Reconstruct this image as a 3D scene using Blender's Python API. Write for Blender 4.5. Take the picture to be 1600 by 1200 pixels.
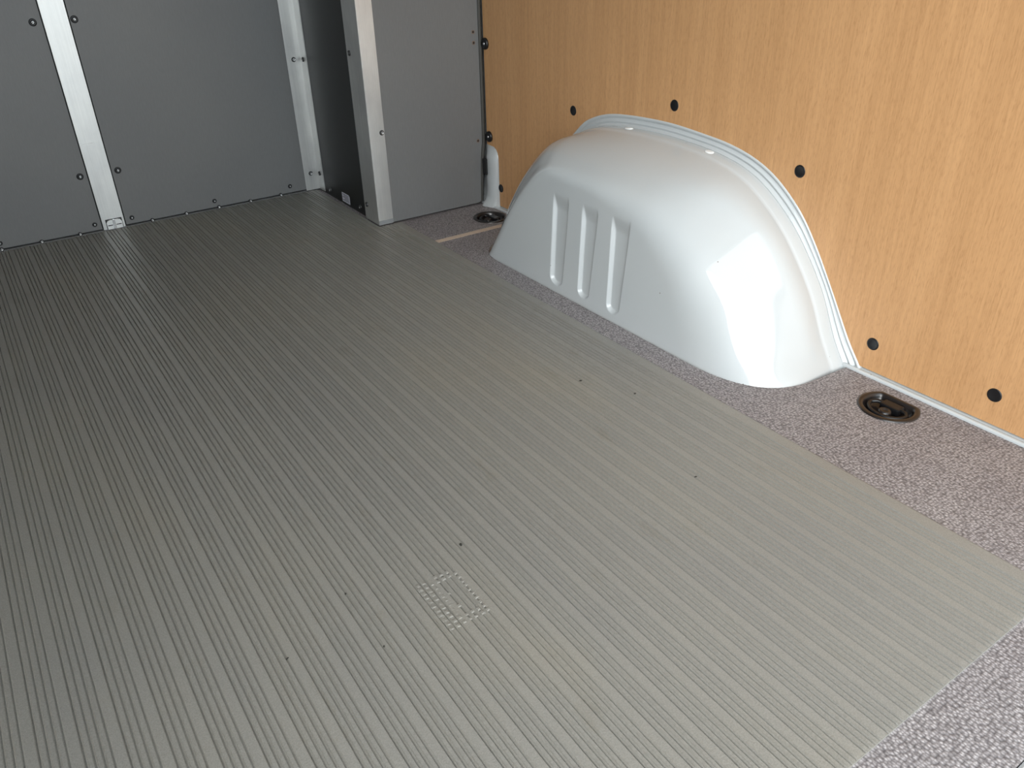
import bpy, bmesh, math, random
from mathutils import Matrix, Vector
random.seed(7)
for o in list(bpy.data.objects): bpy.data.objects.remove(o, do_unlink=True)
SC = bpy.context.scene
COL = SC.collection

# ------------------------------------------------------------------ camera
# metres: x to the right wall, y to the bulkhead, z up; floor mat top at z = 0
cam_d = bpy.data.cameras.new('camera'); cam = bpy.data.objects.new('camera', cam_d); COL.objects.link(cam)
R0 = (0.82441659, -0.56556240, -0.02182786)
R1 = (-0.30238833, -0.40753330, -0.86167158)
R2 = (0.47843347, 0.71697684, -0.50699668)
mw = Matrix(((R0[0], -R1[0], -R2[0], 0.0), (R0[1], -R1[1], -R2[1], 0.0), (R0[2], -R1[2], -R2[2], 0.70), (0, 0, 0, 1)))
cam.matrix_world = mw
cam_d.sensor_width = 36.0; cam_d.sensor_fit = 'HORIZONTAL'
cam_d.lens = 36.0 * 1242.625 / 1600.0
cam_d.clip_start = 0.01
SC.camera = cam

# ------------------------------------------------------------------ world (bright overcast day outside the open rear doors)
W = bpy.data.worlds.new('overcast_sky'); SC.world = W; W.use_nodes = True
bg = W.node_tree.nodes['Background']
bg.inputs['Color'].default_value = (0.86, 0.95, 1.0, 1); bg.inputs['Strength'].default_value = 2.95
# soft sun behind thin cloud, from the rear left
sun_d = bpy.data.lights.new('hazy_sun', 'SUN'); sun = bpy.data.objects.new('hazy_sun', sun_d); COL.objects.link(sun)
sun_d.energy = 2.1; sun_d.angle = math.radians(38); sun_d.color = (1.0, 0.98, 0.95)
AZ, EL = math.radians(47), math.radians(27)
sun.rotation_euler = Vector((math.sin(AZ)*math.cos(EL), math.cos(AZ)*math.cos(EL), -math.sin(EL))).to_track_quat('-Z', 'Y').to_euler()
sun.location = (-3, -3, 3)
SC.view_settings.view_transform = 'Standard'; SC.view_settings.look = 'None'
SC.view_settings.gamma = 1.0; SC.view_settings.use_curve_mapping = False
SC.view_settings.exposure = 0.07

# ------------------------------------------------------------------ material helpers
def new_mat(name):
    m = bpy.data.materials.new(name); m.use_nodes = True
    nt = m.node_tree; b = nt.nodes['Principled BSDF']
    return m, nt, b
def N(nt, kind, **kw):
    n = nt.nodes.new(kind)
    for k, v in kw.items():
        if k in n.inputs.keys(): n.inputs[k].default_value = v
        else: setattr(n, k, v)
    return n
def L(nt, a, b): nt.links.new(a, b)
def coords(nt, scale=(1, 1, 1), rot=(0, 0, 0)):
    tc = N(nt, 'ShaderNodeTexCoord'); mp = N(nt, 'ShaderNodeMapping')
    mp.inputs['Scale'].default_value = scale; mp.inputs['Rotation'].default_value = rot
    L(nt, tc.outputs['Object'], mp.inputs['Vector']); return mp.outputs['Vector']
def ramp(nt, fac, stops):
    r = N(nt, 'ShaderNodeValToRGB')
    while len(r.color_ramp.elements) < len(stops): r.color_ramp.elements.new(0.5)
    for e, (p, c) in zip(r.color_ramp.elements, stops):
        e.position = p; e.color = (*c, 1) if len(c) == 3 else c
    L(nt, fac, r.inputs['Fac']); return r.outputs['Color']
def noise(nt, vec, scale, detail=3, rough=0.5):
    n = N(nt, 'ShaderNodeTexNoise', Scale=scale, Detail=detail, Roughness=rough); L(nt, vec, n.inputs['Vector']); return n.outputs['Fac']
def mix(nt, a, b, fac, blend='MIX'):
    m = N(nt, 'ShaderNodeMix', data_type='RGBA', blend_type=blend)
    for v, i in ((fac, 0), (a, 6), (b, 7)):
        if hasattr(v, 'links'): L(nt, v, m.inputs[i])
        elif isinstance(v, (int, float)): m.inputs[i].default_value = v
        else: m.inputs[i].default_value = (*v, 1)
    return m.outputs[2]
def math_n(nt, op, a, b=None):
    m = N(nt, 'ShaderNodeMath', operation=op)
    for v, i in ((a, 0), (b, 1)):
        if v is None: continue
        if hasattr(v, 'links'): L(nt, v, m.inputs[i])
        else: m.inputs[i].default_value = v
    return m.outputs[0]
def bump(nt, b, h, strength, dist):
    n = N(nt, 'ShaderNodeBump', Strength=strength, Distance=dist); L(nt, h, n.inputs['Height']); L(nt, n.outputs['Normal'], b.inputs['Normal'])
def plain(name, col, rough=0.5, metal=0.0, coat=0.0):
    m, nt, b = new_mat(name)
    v = coords(nt); f = noise(nt, v, 60, 2)
    c = ramp(nt, f, [(0.3, tuple(x * 0.94 for x in col)), (0.7, tuple(min(1, x * 1.05) for x in col))])
    L(nt, c, b.inputs['Base Color'])
    b.inputs['Roughness'].default_value = rough; b.inputs['Metallic'].default_value = metal; b.inputs['Coat Weight'].default_value = coat
    return m

# --- rubber mat
def mat_rubber():
    m, nt, b = new_mat('ribbed_grey_rubber'); v = coords(nt)
    big = noise(nt, coords(nt, (1.0, 0.45, 1)), 3.2, 4, 0.6)
    c = ramp(nt, big, [(0.32, (0.236, 0.226, 0.207)), (0.52, (0.254, 0.241, 0.214)), (0.72, (0.270, 0.249, 0.209))])
    fine = noise(nt, v, 700, 2, 0.6)
    c2 = mix(nt, c, ramp(nt, fine, [(0.35, (0.72, 0.72, 0.72)), (0.65, (1.12, 1.12, 1.12))]), 0.55, 'MULTIPLY')
    st = noise(nt, coords(nt, (6, 2, 1)), 4, 5, 0.65)
    c3 = mix(nt, c2, ramp(nt, st, [(0.60, (1, 1, 1)), (0.80, (0.82, 0.78, 0.70))]), 0.7, 'MULTIPLY')
    L(nt, c3, b.inputs['Base Color'])
    rr = N(nt, 'ShaderNodeMapRange'); rr.inputs[3].default_value = 0.34; rr.inputs[4].default_value = 0.50
    L(nt, st, rr.inputs[0]); L(nt, rr.outputs[0], b.inputs['Roughness'])
    bump(nt, b, noise(nt, v, 420, 3, 0.6), 0.35, 0.0012)
    return m
# --- anti-slip floor board
def mat_floorboard():
    m, nt, b = new_mat('purple_grey_antislip_board')
    vo = N(nt, 'ShaderNodeTexVoronoi', Scale=1.0, Randomness=0.60)
    L(nt, coords(nt, (300, 215, 220)), vo.inputs['Vector'])
    d = vo.outputs['Distance']
    n1 = noise(nt, coords(nt), 420, 2, 0.7); n2 = noise(nt, coords(nt), 9, 3)
    c = ramp(nt, d, [(0.12, (0.44, 0.415, 0.415)), (0.42, (0.255, 0.236, 0.236)), (0.75, (0.115, 0.105, 0.107))])
    c = mix(nt, c, ramp(nt, n1, [(0.35, (0.62, 0.60, 0.62)), (0.68, (1.32, 1.30, 1.28))]), 0.75, 'MULTIPLY')
    c = mix(nt, c, ramp(nt, n2, [(0.3, (0.93, 0.92, 0.93)), (0.7, (1.05, 1.04, 1.03))]), 1.0, 'MULTIPLY')
    L(nt, c, b.inputs['Base Color']); b.inputs['Roughness'].default_value = 0.5
    inv = math_n(nt, 'SUBTRACT', 1.0, d); bump(nt, b, inv, 0.55, 0.0015)
    return m
# --- beech wood laminate
def mat_wood():
    m, nt, b = new_mat('beech_laminate')
    broad = noise(nt, coords(nt, (1, 9, 0.25)), 1.6, 3, 0.55)
    mid = noise(nt, coords(nt, (1, 60, 0.9)), 2.2, 4, 0.6)
    finev = noise(nt, coords(nt, (1, 420, 9)), 1.6, 3, 0.6)
    flecks = noise(nt, coords(nt, (1, 340, 70)), 1.4, 2, 0.5)
    c = ramp(nt, broad, [(0.30, (0.525, 0.290, 0.132)), (0.5, (0.55, 0.307, 0.142)), (0.70, (0.58, 0.328, 0.154))])
    c = mix(nt, c, ramp(nt, mid, [(0.32, (0.90, 0.88, 0.86)), (0.6, (1.04, 1.04, 1.04))]), 0.7, 'MULTIPLY')
    c = mix(nt, c, ramp(nt, finev, [(0.30, (0.80, 0.76, 0.71)), (0.55, (1.04, 1.04, 1.04))]), 0.5, 'MULTIPLY')
    c = mix(nt, c, ramp(nt, flecks, [(0.30, (0.80, 0.75, 0.70)), (0.46, (1, 1, 1)), (0.7, (1.08, 1.07, 1.05))]), 0.55, 'MULTIPLY')
    L(nt, c, b.inputs['Base Color']); b.inputs['Roughness'].default_value = 0.42
    bump(nt, b, flecks, 0.12, 0.0006)
    return m
# --- grey bulkhead laminate
def mat_grey():
    m, nt, b = new_mat('grey_laminate')
    f = noise(nt, coords(nt, (160, 160, 18)), 3, 3); f2 = noise(nt, coords(nt), 3, 3)
    c = ramp(nt, f, [(0.3, (0.165, 0.166, 0.165)), (0.7, (0.180, 0.181, 0.180))])
    c = mix(nt, c, ramp(nt, f2, [(0.3, (0.94, 0.94, 0.95)), (0.7, (1.05, 1.04, 1.03))]), 1.0, 'MULTIPLY')
    L(nt, c, b.inputs['Base Color']); b.inputs['Roughness'].default_value = 0.46
    bump(nt, b, f, 0.05, 0.0004)
    return m
def mat_alu(name='brushed_aluminium', rough=0.42, col=(0.80, 0.80, 0.78)):
    m, nt, b = new_mat(name)
    f = noise(nt, coords(nt, (300, 300, 4)), 1.5, 4, 0.65); f2 = noise(nt, coords(nt, (1, 1, 0.6)), 14, 4, 0.6)
    c = ramp(nt, f, [(0.3, tuple(x * 0.90 for x in col)), (0.7, col)])
    c = mix(nt, c, ramp(nt, f2, [(0.35, (0.86, 0.86, 0.87)), (0.6, (1, 1, 1))]), 0.8, 'MULTIPLY')
    L(nt, c, b.inputs['Base Color']); b.inputs['Metallic'].default_value = 0.85
    rr = N(nt, 'ShaderNodeMapRange'); rr.inputs[3].default_value = rough - 0.08; rr.inputs[4].default_value = rough + 0.10
    L(nt, f2, rr.inputs[0]); L(nt, rr.outputs[0], b.inputs['Roughness'])
    return m
def mat_white():
    m, nt, b = new_mat('white_car_paint')
    v = coords(nt)
    vo = N(nt, 'ShaderNodeTexVoronoi', Scale=26.0); L(nt, v, vo.inputs['Vector'])
    n1 = noise(nt, v, 7, 2)
    spk = math_n(nt, 'LESS_THAN', vo.outputs['Distance'], 0.032)
    sel = math_n(nt, 'MULTIPLY', spk, math_n(nt, 'GREATER_THAN', n1, 0.53))
    base = ramp(nt, noise(nt, v, 5, 3), [(0.3, (0.495, 0.525, 0.535)), (0.7, (0.52, 0.545, 0.55))])
    L(nt, mix(nt, base, (0.22, 0.19, 0.16), sel), b.inputs['Base Color'])
    b.inputs['Roughness'].default_value = 0.55; b.inputs['Coat Weight'].default_value = 1.0; b.inputs['Coat Roughness'].default_value = 0.03
    return m
M = dict(darksteel=plain('dark_rivet_shoulder', (0.05, 0.05, 0.05), 0.4, 0.5), rubber=mat_rubber(), board=mat_floorboard(), wood=mat_wood(), grey=mat_grey(), alu=mat_alu(),
         steel=mat_alu('bright_zinc_steel', 0.25, (0.82, 0.82, 0.82)), white=mat_white(),
         black=plain('black_gloss_plastic', (0.006, 0.006, 0.007), 0.38), blackpanel=plain('black_laminate', (0.018, 0.019, 0.018), 0.40),
         brownblack=plain('dark_brown_coated_steel', (0.014, 0.011, 0.010), 0.28, 0.0, 0.2),
         ply=plain('pale_plywood_edge', (0.56, 0.44, 0.34), 0.7), rubberedge=plain('dark_rubber_edging', (0.055, 0.052, 0.045), 0.6),
         gap=plain('dark_backing', (0.012, 0.012, 0.012), 0.8), rust=plain('drilled_hole_edge', (0.20, 0.13, 0.09), 0.7),
         paper=plain('label_paper', (0.72, 0.72, 0.80), 0.5), ink=plain('label_ink', (0.10, 0.10, 0.13), 0.6),
         leftwall=plain('pale_grey_laminate', (0.25, 0.255, 0.26), 0.5), roof=plain('pale_roof_liner', (0.74, 0.76, 0.77), 0.7), concrete=plain('pale_concrete_yard', (0.52, 0.515, 0.50), 0.9),
         crumb=plain('dark_dirt', (0.03, 0.028, 0.022), 0.9), brightwhite=plain('bright_white', (0.86, 0.87, 0.86), 0.35))

# ------------------------------------------------------------------ mesh helpers
def link(name, me, mat=None, parent=None, loc=None):
    o = bpy.data.objects.new(name, me); COL.objects.link(o)
    if mat is not None and me is not None and not me.materials: me.materials.append(M[mat])
    if loc is not None: o.location = loc
    if parent is not None: o.parent = parent
    return o
def pydata(name, vs, fs, smooth=False):
    me = bpy.data.meshes.new(name); me.from_pydata([tuple(v) for v in vs], [], fs); me.update()
    bm = bmesh.new(); bm.from_mesh(me); bmesh.ops.recalc_face_normals(bm, faces=bm.faces); bm.to_mesh(me); bm.free()
    if smooth: me.polygons.foreach_set('use_smooth', [True] * len(me.polygons))
    return me
def box(name, x0, x1, y0, y1, z0, z1, bev=0.0):
    bm = bmesh.new()
    bmesh.ops.create_cube(bm, size=1.0, matrix=Matrix.Translation(((x0+x1)/2, (y0+y1)/2, (z0+z1)/2)) @ Matrix.Diagonal((x1-x0, y1-y0, z1-z0, 1)))
    if bev > 0: bmesh.ops.bevel(bm, geom=list(bm.edges), offset=bev, segments=2, affect='EDGES', profile=0.6)
    me = bpy.data.meshes.new(name); bm.to_mesh(me); bm.free(); return me
def plate(name, loops, to3, thick):
    """flat plate with holes: loops of 2-D points (first = outline), to3(a, b) -> 3-D, thick = extrusion vector"""
    bm = bmesh.new(); es = []
    for lp in loops:
        vs = [bm.verts.new(to3(*p)) for p in lp]
        for i in range(len(vs)): es.append(bm.edges.new((vs[i], vs[(i+1) % len(vs)])))
    bmesh.ops.triangle_fill(bm, use_beauty=True, use_dissolve=False, edges=es)
    r = bmesh.ops.extrude_face_region(bm, geom=list(bm.faces))
    bmesh.ops.translate(bm, vec=thick, verts=[g for g in r['geom'] if isinstance(g, bmesh.types.BMVert)])
    bmesh.ops.recalc_face_normals(bm, faces=bm.faces)
    me = bpy.data.meshes.new(name); bm.to_mesh(me); bm.free(); return me
def lathe(name, prof, n=20, axis='z', smooth=True):
    """prof: (r, h) pairs; revolve about the axis"""
    vs, fs = [], []
    for r, h in prof:
        for k in range(n):
            a = 2*math.pi*k/n; c, s = r*math.cos(a), r*math.sin(a)
            vs.append({'z': (c, s, h), '-y': (c, -h, s), '-x': (-h, c, s)}[axis])
    for i in range(len(prof)-1):
        for k in range(n): fs.append((i*n+k, i*n+(k+1) % n, (i+1)*n+(k+1) % n, (i+1)*n+k))
    if prof[0][0] > 1e-6: fs.append(tuple(range(n)))
    if prof[-1][0] > 1e-6: fs.append(tuple((len(prof)-1)*n+k for k in range(n)))
    me = pydata(name, vs, fs, smooth); 
    return me
def catmull(pts, n):
    """n samples along a centripetal-ish Catmull-Rom through index-matched points of any dimension; t uniform in index"""
    out = []; m = len(pts)
    for i in range(n):
        t = i/(n-1)*(m-1); k = min(int(t), m-2); u = t-k
        p = [pts[max(0, min(m-1, k+d))] for d in (-1, 0, 1, 2)]
        out.append(tuple(0.5*((2*b)+(-a+c)*u+(2*a-5*b+4*c-d)*u*u+(-a+3*b-3*c+d)*u**3) for a, b, c, d in zip(*p)))
    return out
def grid_mesh(name, rows, smooth=True, close=False):
    nv = len(rows[0]); vs = [p for r in rows for p in r]; fs = []
    for i in range(len(rows)-1):
        for j in range(nv if close else nv-1):
            a, b = i*nv+j, i*nv+(j+1) % nv
            fs.append((a, b, b+nv, a+nv))
    return pydata(name, vs, fs, smooth)
def smoothstep(a, b, x):
    t = max(0.0, min(1.0, (x-a)/(b-a))); return t*t*(3-2*t)
def tag(o, label=None, cat=None, group=None, kind=None):
    if label: o['label'] = label
    if cat: o['category'] = cat
    if group: o['group'] = group
    if kind: o['kind'] = kind
    return o
def struct(name, me, mat, label, cat=None):
    return tag(link(name, me, mat), label, cat, kind='structure')
def empty(name, loc=(0, 0, 0)):
    o = bpy.data.objects.new(name, None); COL.objects.link(o); o.location = loc; return o

XW = 1.190           # face of the wood lining
YB = 2.306           # far bulkhead face
YP = 1.883           # face of the nearer bulkhead panel
XS = 0.857           # face of the black return panel
XL = -0.56           # left wall
ZT = 1.85            # roof
ZF = -0.004          # top of the floor boards
YR = 0.122           # rear edge of the floor
DOOR2 = 262           # opening angle of the left rear door

# wheel arch outlines (y, z), index matched: wood cut-out, steel seam, inner crease (x, y, z), rounding (ra, rb)
C_OUT = [(.670,-.016),(.674,0),(.7057,.0412),(.7549,.1162),(.8028,.1854),(.8473,.2378),(.9048,.2821),(.9604,.3074),(1.0241,.322),(1.09,.3285),
         (1.1779,.3336),(1.2722,.3315),(1.3639,.3227),(1.4288,.304),(1.474,.2766),(1.545,.205),(1.61,.105),(1.65,0),(1.656,-.016)]
C_IN = [(.694,-.016),(.700,0),(.727,.041),(.764,.112),(.812,.176),(.859,.224),(.916,.265),(.968,.289),(1.03,.303),(1.09,.309),
        (1.178,.3125),(1.27,.310),(1.357,.301),(1.418,.284),(1.460,.258),(1.528,.19),(1.59,.095),(1.628,0),(1.634,-.016)]
E_IN = [(.692,-.016),(.700,0),(.730,.04),(.775,.108),(.828,.162),(.875,.198),(.925,.222),(.975,.237),(1.03,.246),(1.09,.250),
        (1.165,.253),(1.245,.254),(1.305,.2535),(1.345,.248),(1.388,.221),(1.456,.145),(1.514,.056),(1.553,0),(1.560,-.016)]
RAB = [(.13,.17),(.13,.17),(.13,.165),(.125,.15),(.12,.13),(.11,.11),(.10,.095),(.08,.08),(.06,.06),(.045,.045),
       (.034,.032),(.030,.030),(.027,.027),(.026,.026),(.026,.026),(.027,.027),(.030,.030),(.040,.040),(.040,.040)]
def xface(z): return 0.966 + 0.072*z

# ------------------------------------------------------------------ floor
floor = struct('floor', box('floor', XL-.05, 1.215, YR-.02, 2.40, -.060, -.018), 'white', 'white painted steel van floor under the boards', 'floor')
cut = []
n_c = 60
gap = 0.006
plan = []          # wheel arch footprint at floor level, walked from the wall at the near end to the far end
def plan_pts(off):
    ptsL = []
    # near wall, rounded corner (bezier), inner line, far corner
    p0, pc, p1 = (1.098, .698), (.966, .698), (.966, .868)
    ptsL.append((1.176, .694-off))
    for i in range(15):
        t = i/14; x = (1-t)**2*p0[0]+2*t*(1-t)*pc[0]+t*t*p1[0]; y = (1-t)**2*p0[1]+2*t*(1-t)*pc[1]+t*t*p1[1]
        dx, dy = 2*(1-t)*(pc[0]-p0[0])+2*t*(p1[0]-pc[0]), 2*(1-t)*(pc[1]-p0[1])+2*t*(p1[1]-pc[1]); l = math.hypot(dx, dy)
        ptsL.append((x+dy/l*-off, y+dx/l*off))
    q0, qc, q1 = (.966, 1.470), (.964-off*.6, 1.560+off*2.2), (1.036, 1.592+off*2.2)
    for i in range(10):
        t = i/9; ptsL.append(((1-t)**2*(q0[0]-off)+2*t*(1-t)*(qc[0]-off)+t*t*q1[0], (1-t)**2*q0[1]+2*t*(1-t)*qc[1]+t*t*q1[1]))
    ptsL.append((1.176, 1.645+off)); return ptsL
def ring_outline(cx, cy, r, flat, n=40):
    out = []
    for k in range(n):
        a = 2*math.pi*k/n; x, y = r*math.cos(a), r*1.02*math.sin(a)
        out.append((cx+min(x, flat), cy+y))
    return out
XE = 1.1745
pp = plan_pts(0.004)
pp = [(XE, pp[0][1])] + pp[1:-1] + [(XE, pp[-1][1])]
rear_loop = [(XL, YR), (XE, YR)] + pp + [(XE, 1.683), (XL, 1.683)]
RING1 = (1.116, .568, .047, .035); RING2 = (1.122, 1.766, .047, .047)
hole1 = ring_outline(RING1[0], RING1[1], RING1[2]-.006, RING1[3]-.006)
hole2 = ring_outline(RING2[0], RING2[1], RING2[2]-.006, RING2[3]-.006)
me = plate('floor_board', [rear_loop, hole1], lambda a, b: (a, b, ZF), (0, 0, -.012)); link('floor_board', me, 'board', floor)
me = plate('floor_board', [[(XL, 1.702), (XE, 1.702), (XE, 2.39), (XL, 2.39)], hole2], lambda a, b: (a, b, ZF), (0, 0, -.012)); link('floor_board', me, 'board', floor)
for nm, zt, zb, dd in (('cutout_edge', ZF-.0004, -.0148, .0004),):
    ev = []
    for (x, y) in pp[1:-1]: ev += [(x+dd*(1 if x < 1.0 else 0), y-dd*(1 if y > 1.5 else 0), zt), (x+dd*(1 if x < 1.0 else 0), y-dd*(1 if y > 1.5 else 0), zb)]
    link(nm, pydata(nm, ev, [(2*i, 2*i+2, 2*i+3, 2*i+1) for i in range(len(ev)//2-1)]), 'ply', floor)
link('joint_strip', box('joint_strip', XL, XE, 1.6835, 1.7015, -.016, ZF+.0005), 'ply', floor)

# ------------------------------------------------------------------ right wall: steel body, wood lining, clips
ws = [(1.1752, -.018), (1.1752, -.0035), (1.1756, -.0012), (1.1772, .0004), (1.1796, .0008), (1.1822, .0000), (1.1848, -.0022), (1.189, -.0034), (1.194, -.0015), (1.201, .008), (1.205, .03), (1.206, .08), (1.206, ZT), (1.24, ZT), (1.24, -.018)]
wall_right = struct('wall_right', None, None, 'right side wall of the van, white steel lined with beech laminate', 'wall')
def sill_rows(y0, y1): return [[(x, y, z) for x, z in ws] for y in (y0, y1)]
link('steel_side', grid_mesh('steel_side', sill_rows(YR-.02, 2.40), smooth=False, close=True), 'white', wall_right)
outl = [p for p in catmull(C_OUT, 91) if p[1] > 0.0012]
wood_loop = [(YR+.005, .0012), (outl[0][0]-.004, .0012), (outl[0][0]-.001, .0045)] + outl[1:-1] + [(outl[-1][0], .0012), (1.8205, .0012), (1.8205, .120), (1.8215, .134), (1.825, .146), (1.832, .155), (1.843, .160), (1.876, .161), (1.876, ZT-.03), (YR+.005, ZT-.03)]
link('wood_panel', plate('wood_panel', [wood_loop], lambda a, b: (XW, a, b), (.005, 0, 0)), 'wood', wall_right)
clip_me = lathe('trim_clip', [(.0, .0004), (.0062, .0004), (.0078, .0009), (.0094, .0012), (.0106, .0009), (.0112, .0002), (.0112, -.001)], 24, '-x'); clip_me.materials.append(M['black'])
for y, z in [(1.1765,.3685),(.8619,.3052),(.6595,.0504),(.4497,.0497),(1.4988,.3085),(1.8171-.004,.0522)]:
    link('trim_clip', clip_me, None, wall_right, (XW, y, z))
cup_me = lathe('trim_clip', [(.0, .004), (.0045, .004), (.006, .0065), (.0105, .0075), (.014, .004), (.0145, -.001)], 24, '-x'); cup_me.materials.append(M['black'])
scr_me = lathe('screw_head', [(0, .0075), (.002, .0074), (.0034, .006), (.004, .0035)], 12, '-x'); scr_me.materials.append(M['steel'])
for y, z in [(1.866, .4182), (1.862, .1839)]:
    c = link('trim_clip', cup_me, None, wall_right, (XW, y, z)); link('screw_head', scr_me, None, c)
# white pressed pillar foot in the corner
rows = []
prof = [(-1.0, 0.000), (-.92, .006), (-.78, .012), (-.6, .0155), (-.4, .0165), (-.2, .014), (-.05, .008), (0, 0)]
for z in [-.004, .003, .012, .024, .04, .06, .075, .082, .09, .105, .12, .132, .142, .150, .156, .1595, .161]:
    fl = math.exp(-max(z, 0)/.011)
    top = smoothstep(.161, .125, z)
    w = .050 + .012*fl; y1 = 1.824 - .002*fl + (1-math.sqrt(max(0, 1-((max(z-.135, 0))/.0262)**2)))*.028
    dp = (1.0 + .55*fl)*(1.0 if z < .078 else .90)*max(.12, top)
    rows.append([(XW+.002 - h*dp - .014*fl*(a < -.55)*(-a), y1 - a*(1.884-y1)*1.0, z) for a, h in prof])
link('pillar_foot', grid_mesh('pillar_foot', rows), 'white', wall_right)
link('pillar_slot', box('pillar_slot', XW-.0172, XW-.006, 1.8605, 1.8795, .082, .124, .002), 'gap', wall_right)

# ------------------------------------------------------------------ left wall, roof, rear frame, yard (outside the picture; they shape the light)
wl = struct('wall_left', box('wall_left', XL-.05, XL, YR-.02, 2.40, -.018, ZT), 'leftwall', 'left side wall lined with grey laminate', 'wall')
ceiling = struct('ceiling', box('ceiling', XL-.05, 1.24, YR-.02, 2.40, ZT, ZT+.05), 'roof', 'pale roof liner of the van', 'ceiling')
sillm = struct('trim_4', grid_mesh('trim_4', [[(x, y, z) for y, z in ((YR-.001, -.02), (YR-.001, ZF-.002), (YR-.004, ZF), (YR-.05, ZF-.001), (YR-.06, -.010), (YR-.11, -.014), (YR-.13, -.03), (YR-.13, -.12), (YR-.02, -.12))] for x in (XL-.05, 1.24)], smooth=False, close=True), 'white', 'white painted steel rear sill at the edge of the floor', 'sill')
struct('trim_5', box('trim_5', XL-.05, 1.24, YR-.08, YR-.021, ZT-.10, ZT+.05), 'white', 'white steel header above the rear doors', 'door frame')
struct('trim_6', box('trim_6', XL-.05, XL+.04, YR-.08, YR-.021, -.0135, ZT-.10), 'white', 'left white steel post of the rear doorway', 'door frame')
struct('trim_7', box('trim_7', 1.155, 1.24, YR-.08, YR-.021, -.0135, ZT-.10), 'white', 'right white steel post of the rear doorway', 'door frame')
struct('door_1', box('door_1', 1.26, 1.32, YR+.02, YR+.86, -.10, ZT-.06, .01), 'white', 'right rear van door folded back along the side', 'door')
d2 = struct('door_2', box('door_2', 0, .86, -.06, 0, -.10, ZT-.06, .01), 'white', 'left rear van door standing half open', 'door')
d2.location = (XL-.04, YR-.09, 0); d2.rotation_euler = (0, 0, math.radians(-DOOR2))
gr = struct('ground', box('ground', -30, 30, -40, 30, -.75, -.65), 'concrete', 'pale concrete yard outside the rear doors', 'ground')

# ------------------------------------------------------------------ bulkhead: wall_back (far), wall_step (black return), wall_front (nearer grey panel)
wall_back = struct('wall_back', box('wall_back', XL, 1.206, YB+.0045, YB+.03, ZF-.001, ZT), 'gap', 'far grey laminate bulkhead behind the mat', 'bulkhead')
link('bulkhead_panel', box('bulkhead_panel', XL, .2395, YB, YB+.004, .0045, ZT-.002), 'grey', wall_back)
link('bulkhead_panel', box('bulkhead_panel', .3, .8555, YB, YB+.004, .0045, ZT-.002), 'grey', wall_back)
link('base_lip', box('base_lip', XL, .812, YB-.005, YB+.004, ZF, .0012), 'grey', wall_back)
def rivet_mesh(name, r, ax, mat):
    me = lathe(name, [(0, r*.30), (r*.22, r*.30), (r*.30, r*.62), (r*.55, r*.66), (r*.82, r*.46), (r, r*.06), (r, -.001)], 14, ax); me.materials.append(M[mat]); me.materials.append(M['darksteel'])
    for p in me.polygons:
        c = p.center; rr = math.hypot(*{'-y': (c.x, c.z), '-x': (c.y, c.z)}[ax])
        if rr > r*.62 or rr < r*.24: p.material_index = 1
    return me
wash_y = lathe('washer', [(.0042, .0010), (.0052, .0018), (.0074, .0014), (.0086, .0002), (.0086, -.001)], 18, '-y'); wash_y.materials.append(M['black'])
riv_y = rivet_mesh('screw_head', .0046, '-y', 'steel'); riv_y2 = rivet_mesh('rivet', .0066, '-y', 'steel'); riv_x = rivet_mesh('rivet', .0066, '-x', 'steel')
riv_s = rivet_mesh('screw_head', .0050, '-y', 'steel')
def washer_screw(x, z, parent, y=YB, small=False):
    w = link('washer', wash_y, None, parent, (x, y, z)); link('screw_head', riv_y, None, w)
    if small: w.scale = (.72, .8, .72)
for x, z in [(.2208,.5107),(.310,.5107),(.2233,.1482),(.3147,.1487),(.2208,.90),(.310,.90)]: washer_screw(x, z, wall_back)
for x, z in [(.2242,.0201),(.3174,.0199),(.5404,.0221),(.7641,.0228),(.002,.0190)]: washer_screw(x, z, wall_back, small=True)
for k in range(10):
    x = .0015 + k*.0912
    if .235 < x < .305 or x > .80: continue
    o = link('lip_screw', riv_s, None, wall_back, (x, YB-.004, .0042))
for k in range(1, 6): link('lip_screw', riv_s, None, wall_back, (.0015-k*.0912, YB-.004, .0042))

# flat aluminium cover strip with its floor clip
trim1 = struct('trim_1', box('trim_1', .2425, .2972, YB-.0008, YB+.003, .0005, ZT-.002, .0004), 'alu', 'flat aluminium strip covering the bulkhead panel joint', 'metal strip')
clipm = plate('strip_clip', [[(.253,.001),(.290,.001),(.2905,.018),(.2875,.0235),(.282,.0255),(.262,.0255),(.2555,.0235),(.2525,.018)]], lambda a, b: (a, YB-.0045, b), (0, .0035, 0))
link('clip_outline', box('clip_outline', .2510, .2920, YB-.0016, YB-.0006, .001, .0275), 'darksteel', trim1)  # dark plate added behind the clip, a painted dark outline for contrast
sc = link('strip_clip', clipm, 'brightwhite', trim1)  # white colour stands in for the chrome clip's bright reflection of outside
link('clip_bar', box('clip_bar', .2682, .2738, YB-.0075, YB-.004, .001, .027, .0008), 'steel', sc)
link('clip_slot', box('clip_slot', .2545, .2665, YB-.0052, YB-.0042, .0105, .0125), 'gap', sc)
link('clip_slot', box('clip_slot', .2755, .2885, YB-.0052, YB-.0042, .0105, .0125), 'gap', sc)
link('scratch', box('scratch', .2445, .281, YB-.00105, YB-.0007, .2255, .2265), 'brightwhite', trim1)

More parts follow.
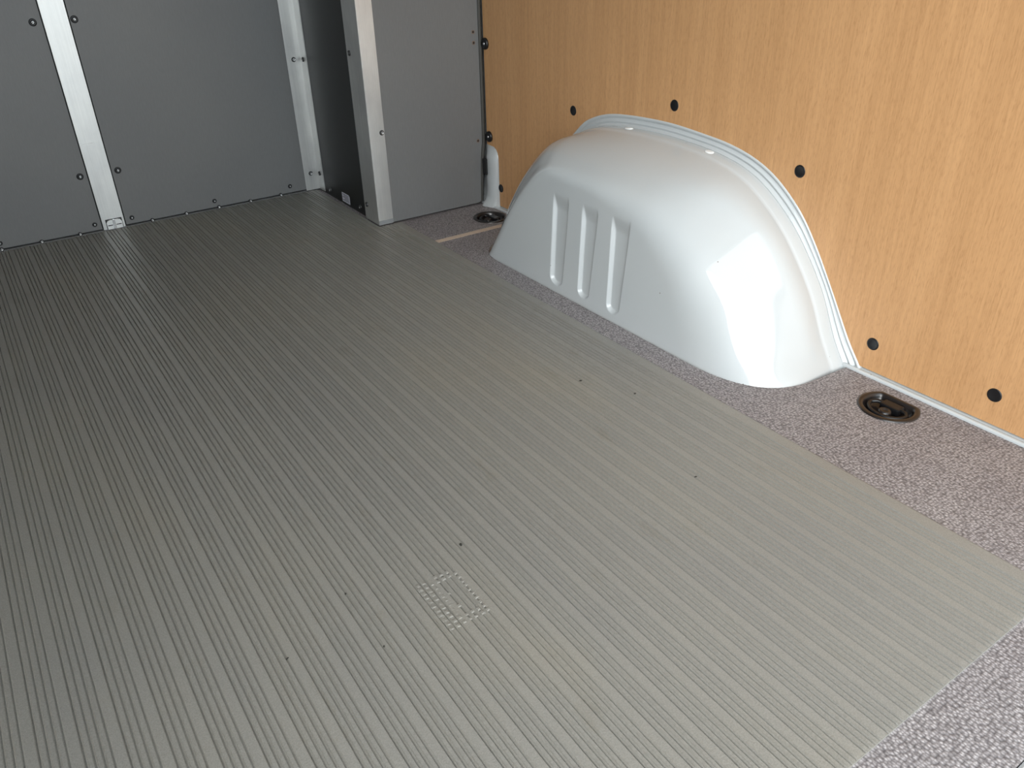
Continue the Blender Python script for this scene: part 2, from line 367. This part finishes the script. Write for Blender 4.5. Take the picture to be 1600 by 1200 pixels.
# black return panel
wall_step = struct('wall_step', box('wall_step', XS, XS+.006, YP+.02, YB-.0005, ZF, ZT-.002), 'blackpanel', 'black laminate return panel between the two bulkhead planes', 'bulkhead')
for y, z in [(2.2233, .0145), (2.0161, .0145)]: link('rivet', riv_x, None, wall_step, (XS, y, z))
st = empty('warning_label', (XS-.0004, 2.113, .0))
tag(st, 'small white printed sticker low on the black return panel', 'sticker')
def lab_quad(y0, y1, z0, z1, x): return box('q', x-.0002, x+.0002, y0, y1, z0, z1)
lm = plate('label_sheet', [[(2.088-2.113,.002),(2.140-2.113,.002),(2.140-2.113,.0285),(2.112-2.113,.0285),(2.093-2.113,.0285),(2.088-2.113,.0245)]], lambda a, b: (0, a, b), (.0003, 0, 0))
link('label_sheet', lm, 'paper', st)
for k, (a, b) in enumerate([(-.020,.022),(-.020,.015),(-.020,.023),(-.020,.010),(-.020,.021)]):
    z = .0245-k*.0042; link('printed_line', box('printed_line', -.0004, -.0001, a, b, z-.0008, z+.0008), 'ink', st)

# aluminium angle in the far corner
def L_angle(name, x0, x1, y0, y1, t, z0, z1, outer):
    # outer=False: inner-corner angle hugging (x1, y1); outer=True: wraps the corner (x0, y0)
    if outer: lp = [(x0, y1), (x0, y0), (x1, y0), (x1, y0+t), (x0+t, y0+t), (x0+t, y1)]
    else: lp = [(x0, y1), (x0, y1-t), (x1-t, y1-t), (x1-t, y0), (x1, y0), (x1, y1)]
    me = plate(name, [lp], lambda a, b: (a, b, z0), (0, 0, z1-z0))
    bm = bmesh.new(); bm.from_mesh(me)
    es = [e for e in bm.edges if abs(e.verts[0].co.z-e.verts[1].co.z) > .1]
    bmesh.ops.bevel(bm, geom=es, offset=.0009, segments=2, affect='EDGES'); bm.to_mesh(me); bm.free(); return me
trim2 = struct('trim_2', L_angle('trim_2', .8125, XS-.0003, YB-.042, YB-.0003, .0028, .0006, ZT-.003, False), 'alu', 'aluminium angle in the far corner beside the black panel', 'metal strip')
for z in (.0500, .3685, .69, 1.0):
    link('rivet', riv_y2, None, trim2, (.8325, YB-.003, z)); link('rivet', riv_x, None, trim2, (XS-.003, YB-.020, z))
# aluminium corner post
trim3 = struct('trim_3', L_angle('trim_3', .8455, .8875, YP-.003, 1.962, .003, .0006, ZT-.003, True), 'alu', 'aluminium corner post where the black panel meets the near grey panel', 'metal post')
link('rivet', riv_y2, None, trim3, (.8795, YP-.003, .2368)); link('rivet', riv_x, None, trim3, (.8455, 1.945, .0424)); link('rivet', riv_x, None, trim3, (.8455, 1.945, .4204))
link('rivet', riv_y2, None, trim3, (.8795, YP-.003, .56))
link('end_tape', box('end_tape', .8458, .8872, YP-.0036, YP-.0028, .0012, .0125), 'leftwall', trim3)
# nearer grey panel with rubber edging
edge = [(1.1525, .0005), (1.166, .0035), (1.1685, .0167), (1.1705, .0656), (1.1728, .1171), (1.1768, .1533), (1.1793, .2045), (1.1800, .519), (1.1805, ZT-.002)]
edc = catmull(edge, 60)
wall_front = struct('wall_front', plate('wall_front', [[(.858, .0012)] + edc[1:] + [(.858, ZT-.002)]], lambda a, b: (a, YP, b), (0, .005, 0)), 'grey', 'near grey laminate panel beside the wood lined wall', 'bulkhead')
wd = [(.004 + (.0055 if z > .14 else .0055*smoothstep(-.02, .14, z))) for x, z in edc]
rub = [[(x-.001, YP-.0012, z), (x-.001, YP-.0035, z), (x+w*.5, YP-.0045, z), (x+w, YP-.0025, z), (x+w, YP+.006, z), (x-.001, YP+.006, z)] for (x, z), w in zip(edc, wd)]
link('rubber_edging', grid_mesh('rubber_edging', rub, close=True), 'rubberedge', wall_front)
hole_me = lathe('drill_hole', [(0, .0002), (.0026, .0002), (.003, .0007), (.0045, .0006), (.005, -.0005)], 14, '-y'); hole_me.materials.append(M['rust'])
hin = lathe('hole_core', [(0, .0005), (.0028, .0004), (.003, -.0005)], 12, '-y'); hin.materials.append(M['gap'])
for x, z in [(1.1639,.4465),(1.1644,.4207),(1.1653,.1724)]:
    h = link('drill_hole', hole_me, None, wall_front, (x, YP, z)); link('hole_core', hin, None, h)

# ------------------------------------------------------------------ wheel arch
arch = empty('wheel_arch', (1.19, 1.16, 0))
tag(arch, 'glossy white steel wheel arch housing with three pressed grooves', 'wheel arch')
NT = 900
ci = catmull(C_IN, NT); co = catmull(C_OUT, NT); ei = catmull(E_IN, NT); rab = catmull(RAB, NT)
RIBS = [((1.2965, 1.2905), (1.2425, 1.2470)), ((1.2010, 1.1955), (1.1500, 1.1580)), ((1.1110, 1.1030), (1.0570, 1.0640))]
ZR_T, ZR_B = .204, .013
def groove(y, z):
    d = 0.0
    for (l0, l1), (r0, r1) in RIBS:
        u = max(0, min(1, (ZR_T-z)/(ZR_T-ZR_B)))
        yl, yr = l0+(l1-l0)*u, r0+(r1-r0)*u
        c, hw = (yl+yr)/2, (yl-yr)/2
        zb = ZR_B + .014
        if z >= zb: s = hw-abs(y-c)
        else: s = hw-math.hypot(y-c, (z-zb)*1.25)
        if s <= 0: continue
        d = max(d, .0080*smoothstep(0, .0066, s)*smoothstep(ZR_T+.003, ZR_T-.036, z))
    return d
BULGE = catmull([(0,),(.0,),(.004,),(.006,),(.008,),(.010,),(.010,),(.010,),(.008,),(.008,),(.008,),(.010,),(.014,),(.024,),(.036,),(.040,),(.034,),(.022,),(.020,)], NT)
def V3(*a): return Vector(a)
rows = []
NA, NB, NF = 18, 18, 120
for i in range(NT):
    (wy, wz), (ey, ez), (ra, rb) = ci[i], ei[i], rab[i]
    x_strip = 1.156
    ctr = V3(0, 1.15-wy, .02-wz); ctr.normalize()
    Wp = V3(1.186, wy, wz); P1 = V3(x_strip, wy, wz) + ctr*.0025; P1b = V3(x_strip-.006, wy, wz) + ctr*.0055
    Ep = V3(xface(ez), ey, ez); 
    I = V3(xface(-.016), 1.12+(ey-1.12)*.32, -.016)
    a = (P1b-Ep); la = a.length; a.normalize(); b_ = (I-Ep); lb = b_.length; b_.normalize()
    ra = min(ra, la*.85); rb = min(rb, lb*.92)
    A = Ep+a*ra; B = Ep+b_*rb
    row = [Wp, Wp.lerp(P1, .5), P1, P1.lerp(P1b, .5), P1b]
    bg_ = BULGE[i][0]
    def band(u): return P1b.lerp(A, u) - ctr*bg_*(1-(1-u)**2.0)*(1-u**3)
    for k in range(1, NA+1): row.append(band(k/NA))
    T = (band(1.0)-band(.97)).normalized(); Q = A + T*ra*.72; Q2 = B - b_*rb*.72
    for k in range(1, NB+1):
        t = k/NB; row.append(A*(1-t)**3 + Q*3*t*(1-t)**2 + Q2*3*t*t*(1-t) + B*t**3)
    for k in range(1, NF+1): row.append(B.lerp(I, k/NF))
    rows.append([(p.x + (groove(p.y, p.z) if p.x < 1.01 else 0) - 1.19, p.y-1.16, p.z) for p in row])
link('housing', grid_mesh('housing', rows), 'white', arch)
# rolled flange between housing and wood
fr = []
for i in range(0, NT, 4):
    (ay, az), (by, bz) = co[i], ci[i]
    def at(f, x): return (x-1.19, ay+(by-ay)*f-1.16, az+(bz-az)*f)
    fr.append([at(-.25, 1.199), at(-.08, 1.194), at(.02, 1.189), at(.12, 1.187), at(.26, 1.189), at(.36, 1.192), at(.46, 1.1895), at(.54, 1.1845), at(.66, 1.1835), at(.76, 1.1865), at(.86, 1.1845), at(.95, 1.178), at(1.03, 1.177), at(1.06, 1.182)])
link('rim_flange', grid_mesh('rim_flange', fr), 'white', arch)
plug = lathe('plug', [(0, .0016), (.005, .0015), (.0075, .001), (.0085, -.0003)], 20, 'z'); plug.materials.append(M['brightwhite'])
for y, z, tilt in [(1.283, .3085, -.05), (1.054, .3045, .10)]:
    o = link('plug', plug, None, arch, (1.169-1.19, y-1.16, z)); o.rotation_euler = (tilt, 0, 0)
    o.scale = (1.0, 1.25, 1.0)

# ------------------------------------------------------------------ tie-down rings
def tie_ring(cx, cy, r, flat, label, spin):
    t = empty('tie_down_ring', (cx, cy, ZF)); tag(t, label, 'tie-down ring', 'recessed tie-down rings')
    n = 56
    def outl(rr, fl): 
        out = []
        for k in range(n):
            a = 2*math.pi*k/n; x, y = rr*math.cos(a), rr*1.03*math.sin(a); out.append((min(x, fl), y))
        return out
    prof = [(0, -.001), (.0, .0012), (-.0015, .0024), (-.006, .0028), (-.0085, .0018), (-.010, -.003), (-.012, -.0095), (-.018, -.0125), (-.030, -.0130), (-.0395, -.0130)]
    rows = [[(x, y, h) for x, y in outl(r+d, max(.004, flat+d))] for d, h in prof]
    link('bowl', grid_mesh('bowl', rows, close=True), 'brownblack', t)
    # swivelling D ring lying in the bowl
    path = []
    R = r*.60
    for k in range(25):
        a = math.pi*(k/24); path.append((-R*math.sin(a)*1.0+.002, R*1.12*math.cos(a), -.0045))
    path += [(.010, -R*.9, -.004), (.012, -R*.4, -.0035), (.012, R*.4, -.0035), (.010, R*.9, -.004)]
    rr = .0036; rws = []
    for i, p in enumerate(path):
        q, s = Vector(path[i-1]), Vector(path[(i+1) % len(path)]); tn = (s-q).normalized(); sd = tn.cross(V3(0, 0, 1)).normalized(); up = V3(0, 0, 1)
        rws.append([tuple(Vector(p)+sd*rr*math.cos(b)+up*rr*math.sin(b)) for b in [2*math.pi*j/10 for j in range(10)]])
    rws.append(rws[0])
    d = link('ring', grid_mesh('ring', rws, close=True), 'black', t)
    link('clamp_plate', box('clamp_plate', .002, .021, -.017, .017, -.012, .0005, .003), 'black', t)
    bm_ = lathe('bolt', [(0, -.0035), (.004, -.0035), (.0045, -.002), (.0085, -.002), (.011, -.005), (.0115, -.013)], 18, 'z'); bm_.materials.append(M['brownblack'])
    link('bolt', bm_, None, t, (-.008, 0, 0))
    return t
tie_ring(*RING1, 'black recessed tie-down ring in the floor behind the wheel arch', 0)
tie_ring(*RING2, 'black recessed tie-down ring in the floor by the bulkhead corner', 0)

# ------------------------------------------------------------------ ribbed rubber mat
MX0, MX1, MY0, MY1 = -.50, .909, .211, YB-.006
PER, PH = .0366, -.1194
def mat_profile(x0, x1):
    xs = []
    k0 = int((x0-PH)/PER)-2; k = k0
    while PH+k*PER < x1+PER:
        s = PH+k*PER
        # four moulded V grooves, then a wide plain band
        for j in range(4):
            c = s+j*.0078; lo = -.0006
            zl, zr = (0.0 if j == 0 else lo), (0.0 if j == 3 else lo)
            xs += [(c-.0018, zl), (c-.0006, -.0019), (c+.0007, .0004), (c+.0012, .0003), (c+.0018, zr)]
        k += 1
    return [(x, z) for x, z in xs if x0+.001 < x < x1-.022]
def strip(x0, x1, y0, y1, n):
    pr = [(x0, -.0039), (x0, 0.0)] + mat_profile(x0, x1) + [(x1-.021, 0.0), (x1-.0030, -.0003), (x1, -.0016), (x1, -.0039)]
    return pr
rows_all = []
pr = strip(MX0, MX1, 0, 0, 0)
ys = [MY0, MY0, MY0+.006] + [MY0+.006+(1.8755-MY0-.006)*k/12 for k in range(1, 13)]
vs, fs = [], []
for r, y in enumerate(ys):
    for x, z in pr: vs.append((x, y, -.0039 if r == 0 else (max(z, -.0010)-.0003 if r == 1 else z)))
n = len(pr)
for r in range(len(ys)-1):
    for j in range(n-1): fs.append((r*n+j, r*n+j+1, (r+1)*n+j+1, (r+1)*n+j))
# front part narrows beside the corner post
jmax = max(j for j, (x, z) in enumerate(pr) if x < .843)
base = len(vs)
ys2 = [1.8755, 2.0, 2.15, MY1]
for y in ys2:
    for x, z in pr[:jmax+1]: vs.append((x, y, z))
m2 = jmax+1
for r in range(len(ys2)-1):
    for j in range(m2-1): fs.append((base+r*m2+j, base+r*m2+j+1, base+(r+1)*m2+j+1, base+(r+1)*m2+j))
mat = empty('ribbed_mat', (0, 0, ZF)); tag(mat, 'grey ribbed rubber mat covering the middle of the van floor', 'floor mat')
me = bpy.data.meshes.new('mat_sheet'); me.from_pydata([(x, y, z-ZF) for x, y, z in vs], [], fs); me.update()
link('mat_sheet', me, 'rubber', mat)
# moulded mark pressed into the mat
bv, bf = [], []
def blip(x, y, sx, sy, h):
    b0 = len(bv)
    bv.extend([(x-sx, y-sy, 0), (x+sx, y-sy, 0), (x+sx, y+sy, 0), (x-sx, y+sy, 0), (x-sx*.5, y-sy*.5, h), (x+sx*.5, y-sy*.5, h), (x+sx*.5, y+sy*.5, h), (x-sx*.5, y+sy*.5, h)])
    bf.extend([tuple(b0+q for q in f) for f in ((0,1,5,4),(1,2,6,5),(2,3,7,6),(3,0,4,7),(4,5,6,7))])
for c in range(7):
    for r in range(11):
        x = .2935+c*.0083; y = .577+r*.0082
        if 3 <= c <= 5 and 2 <= r <= 8 and not (c == 3 and r % 3 == 0): continue
        if (c, r) in ((6, 10), (2, 10)): continue
        blip(x+random.uniform(-.0006, .0006), y+random.uniform(-.0006, .0006), .0030+random.uniform(-.0008,.0006), .0026+random.uniform(-.0008,.0006), random.uniform(.0005,.0011))
me = bpy.data.meshes.new('moulded_mark'); me.from_pydata(bv, [], bf); me.update()
tag(link('moulded_mark', me, 'rubber', mat, (0, 0, -ZF-.0003)), 'small square of moulded bumps', kind='stuff')

# ------------------------------------------------------------------ dirt crumbs on the mat
cr = lathe('dirt_crumb', [(0, .0016), (.0012, .0012), (.0019, .0004), (.0015, 0)], 7, 'z', False); cr.materials.append(M['crumb'])
for x, y, s, where in [(.7626,.9278,1.0,'crumb on the mat level with the third groove of the wheel arch'),(.8094,.8397,.8,'crumb on the mat closest to the wheel arch'),(.7240,.6157,.8,'crumb on the mat closest to its right rear corner'),
        (.3752,.6912,1.0,'crumb just above the moulded mark on the mat'),(.1238,.6454,.7,'crumb on the mat farthest left of the moulded mark'),(.2169,.698,.6,'crumb on the mat left of the moulded mark, farther from the rear sill'),(.2186,.5985,.6,'crumb on the mat left of the moulded mark, nearer the rear sill')]:
    o = tag(link('dirt_crumb', cr, None, None, (x, y, -.0002)), 'dark dirt ' + where, 'crumb', 'dirt crumbs on the mat'); o.scale = (s, s*1.7, s); o.rotation_euler = (0, 0, random.uniform(0, 3))
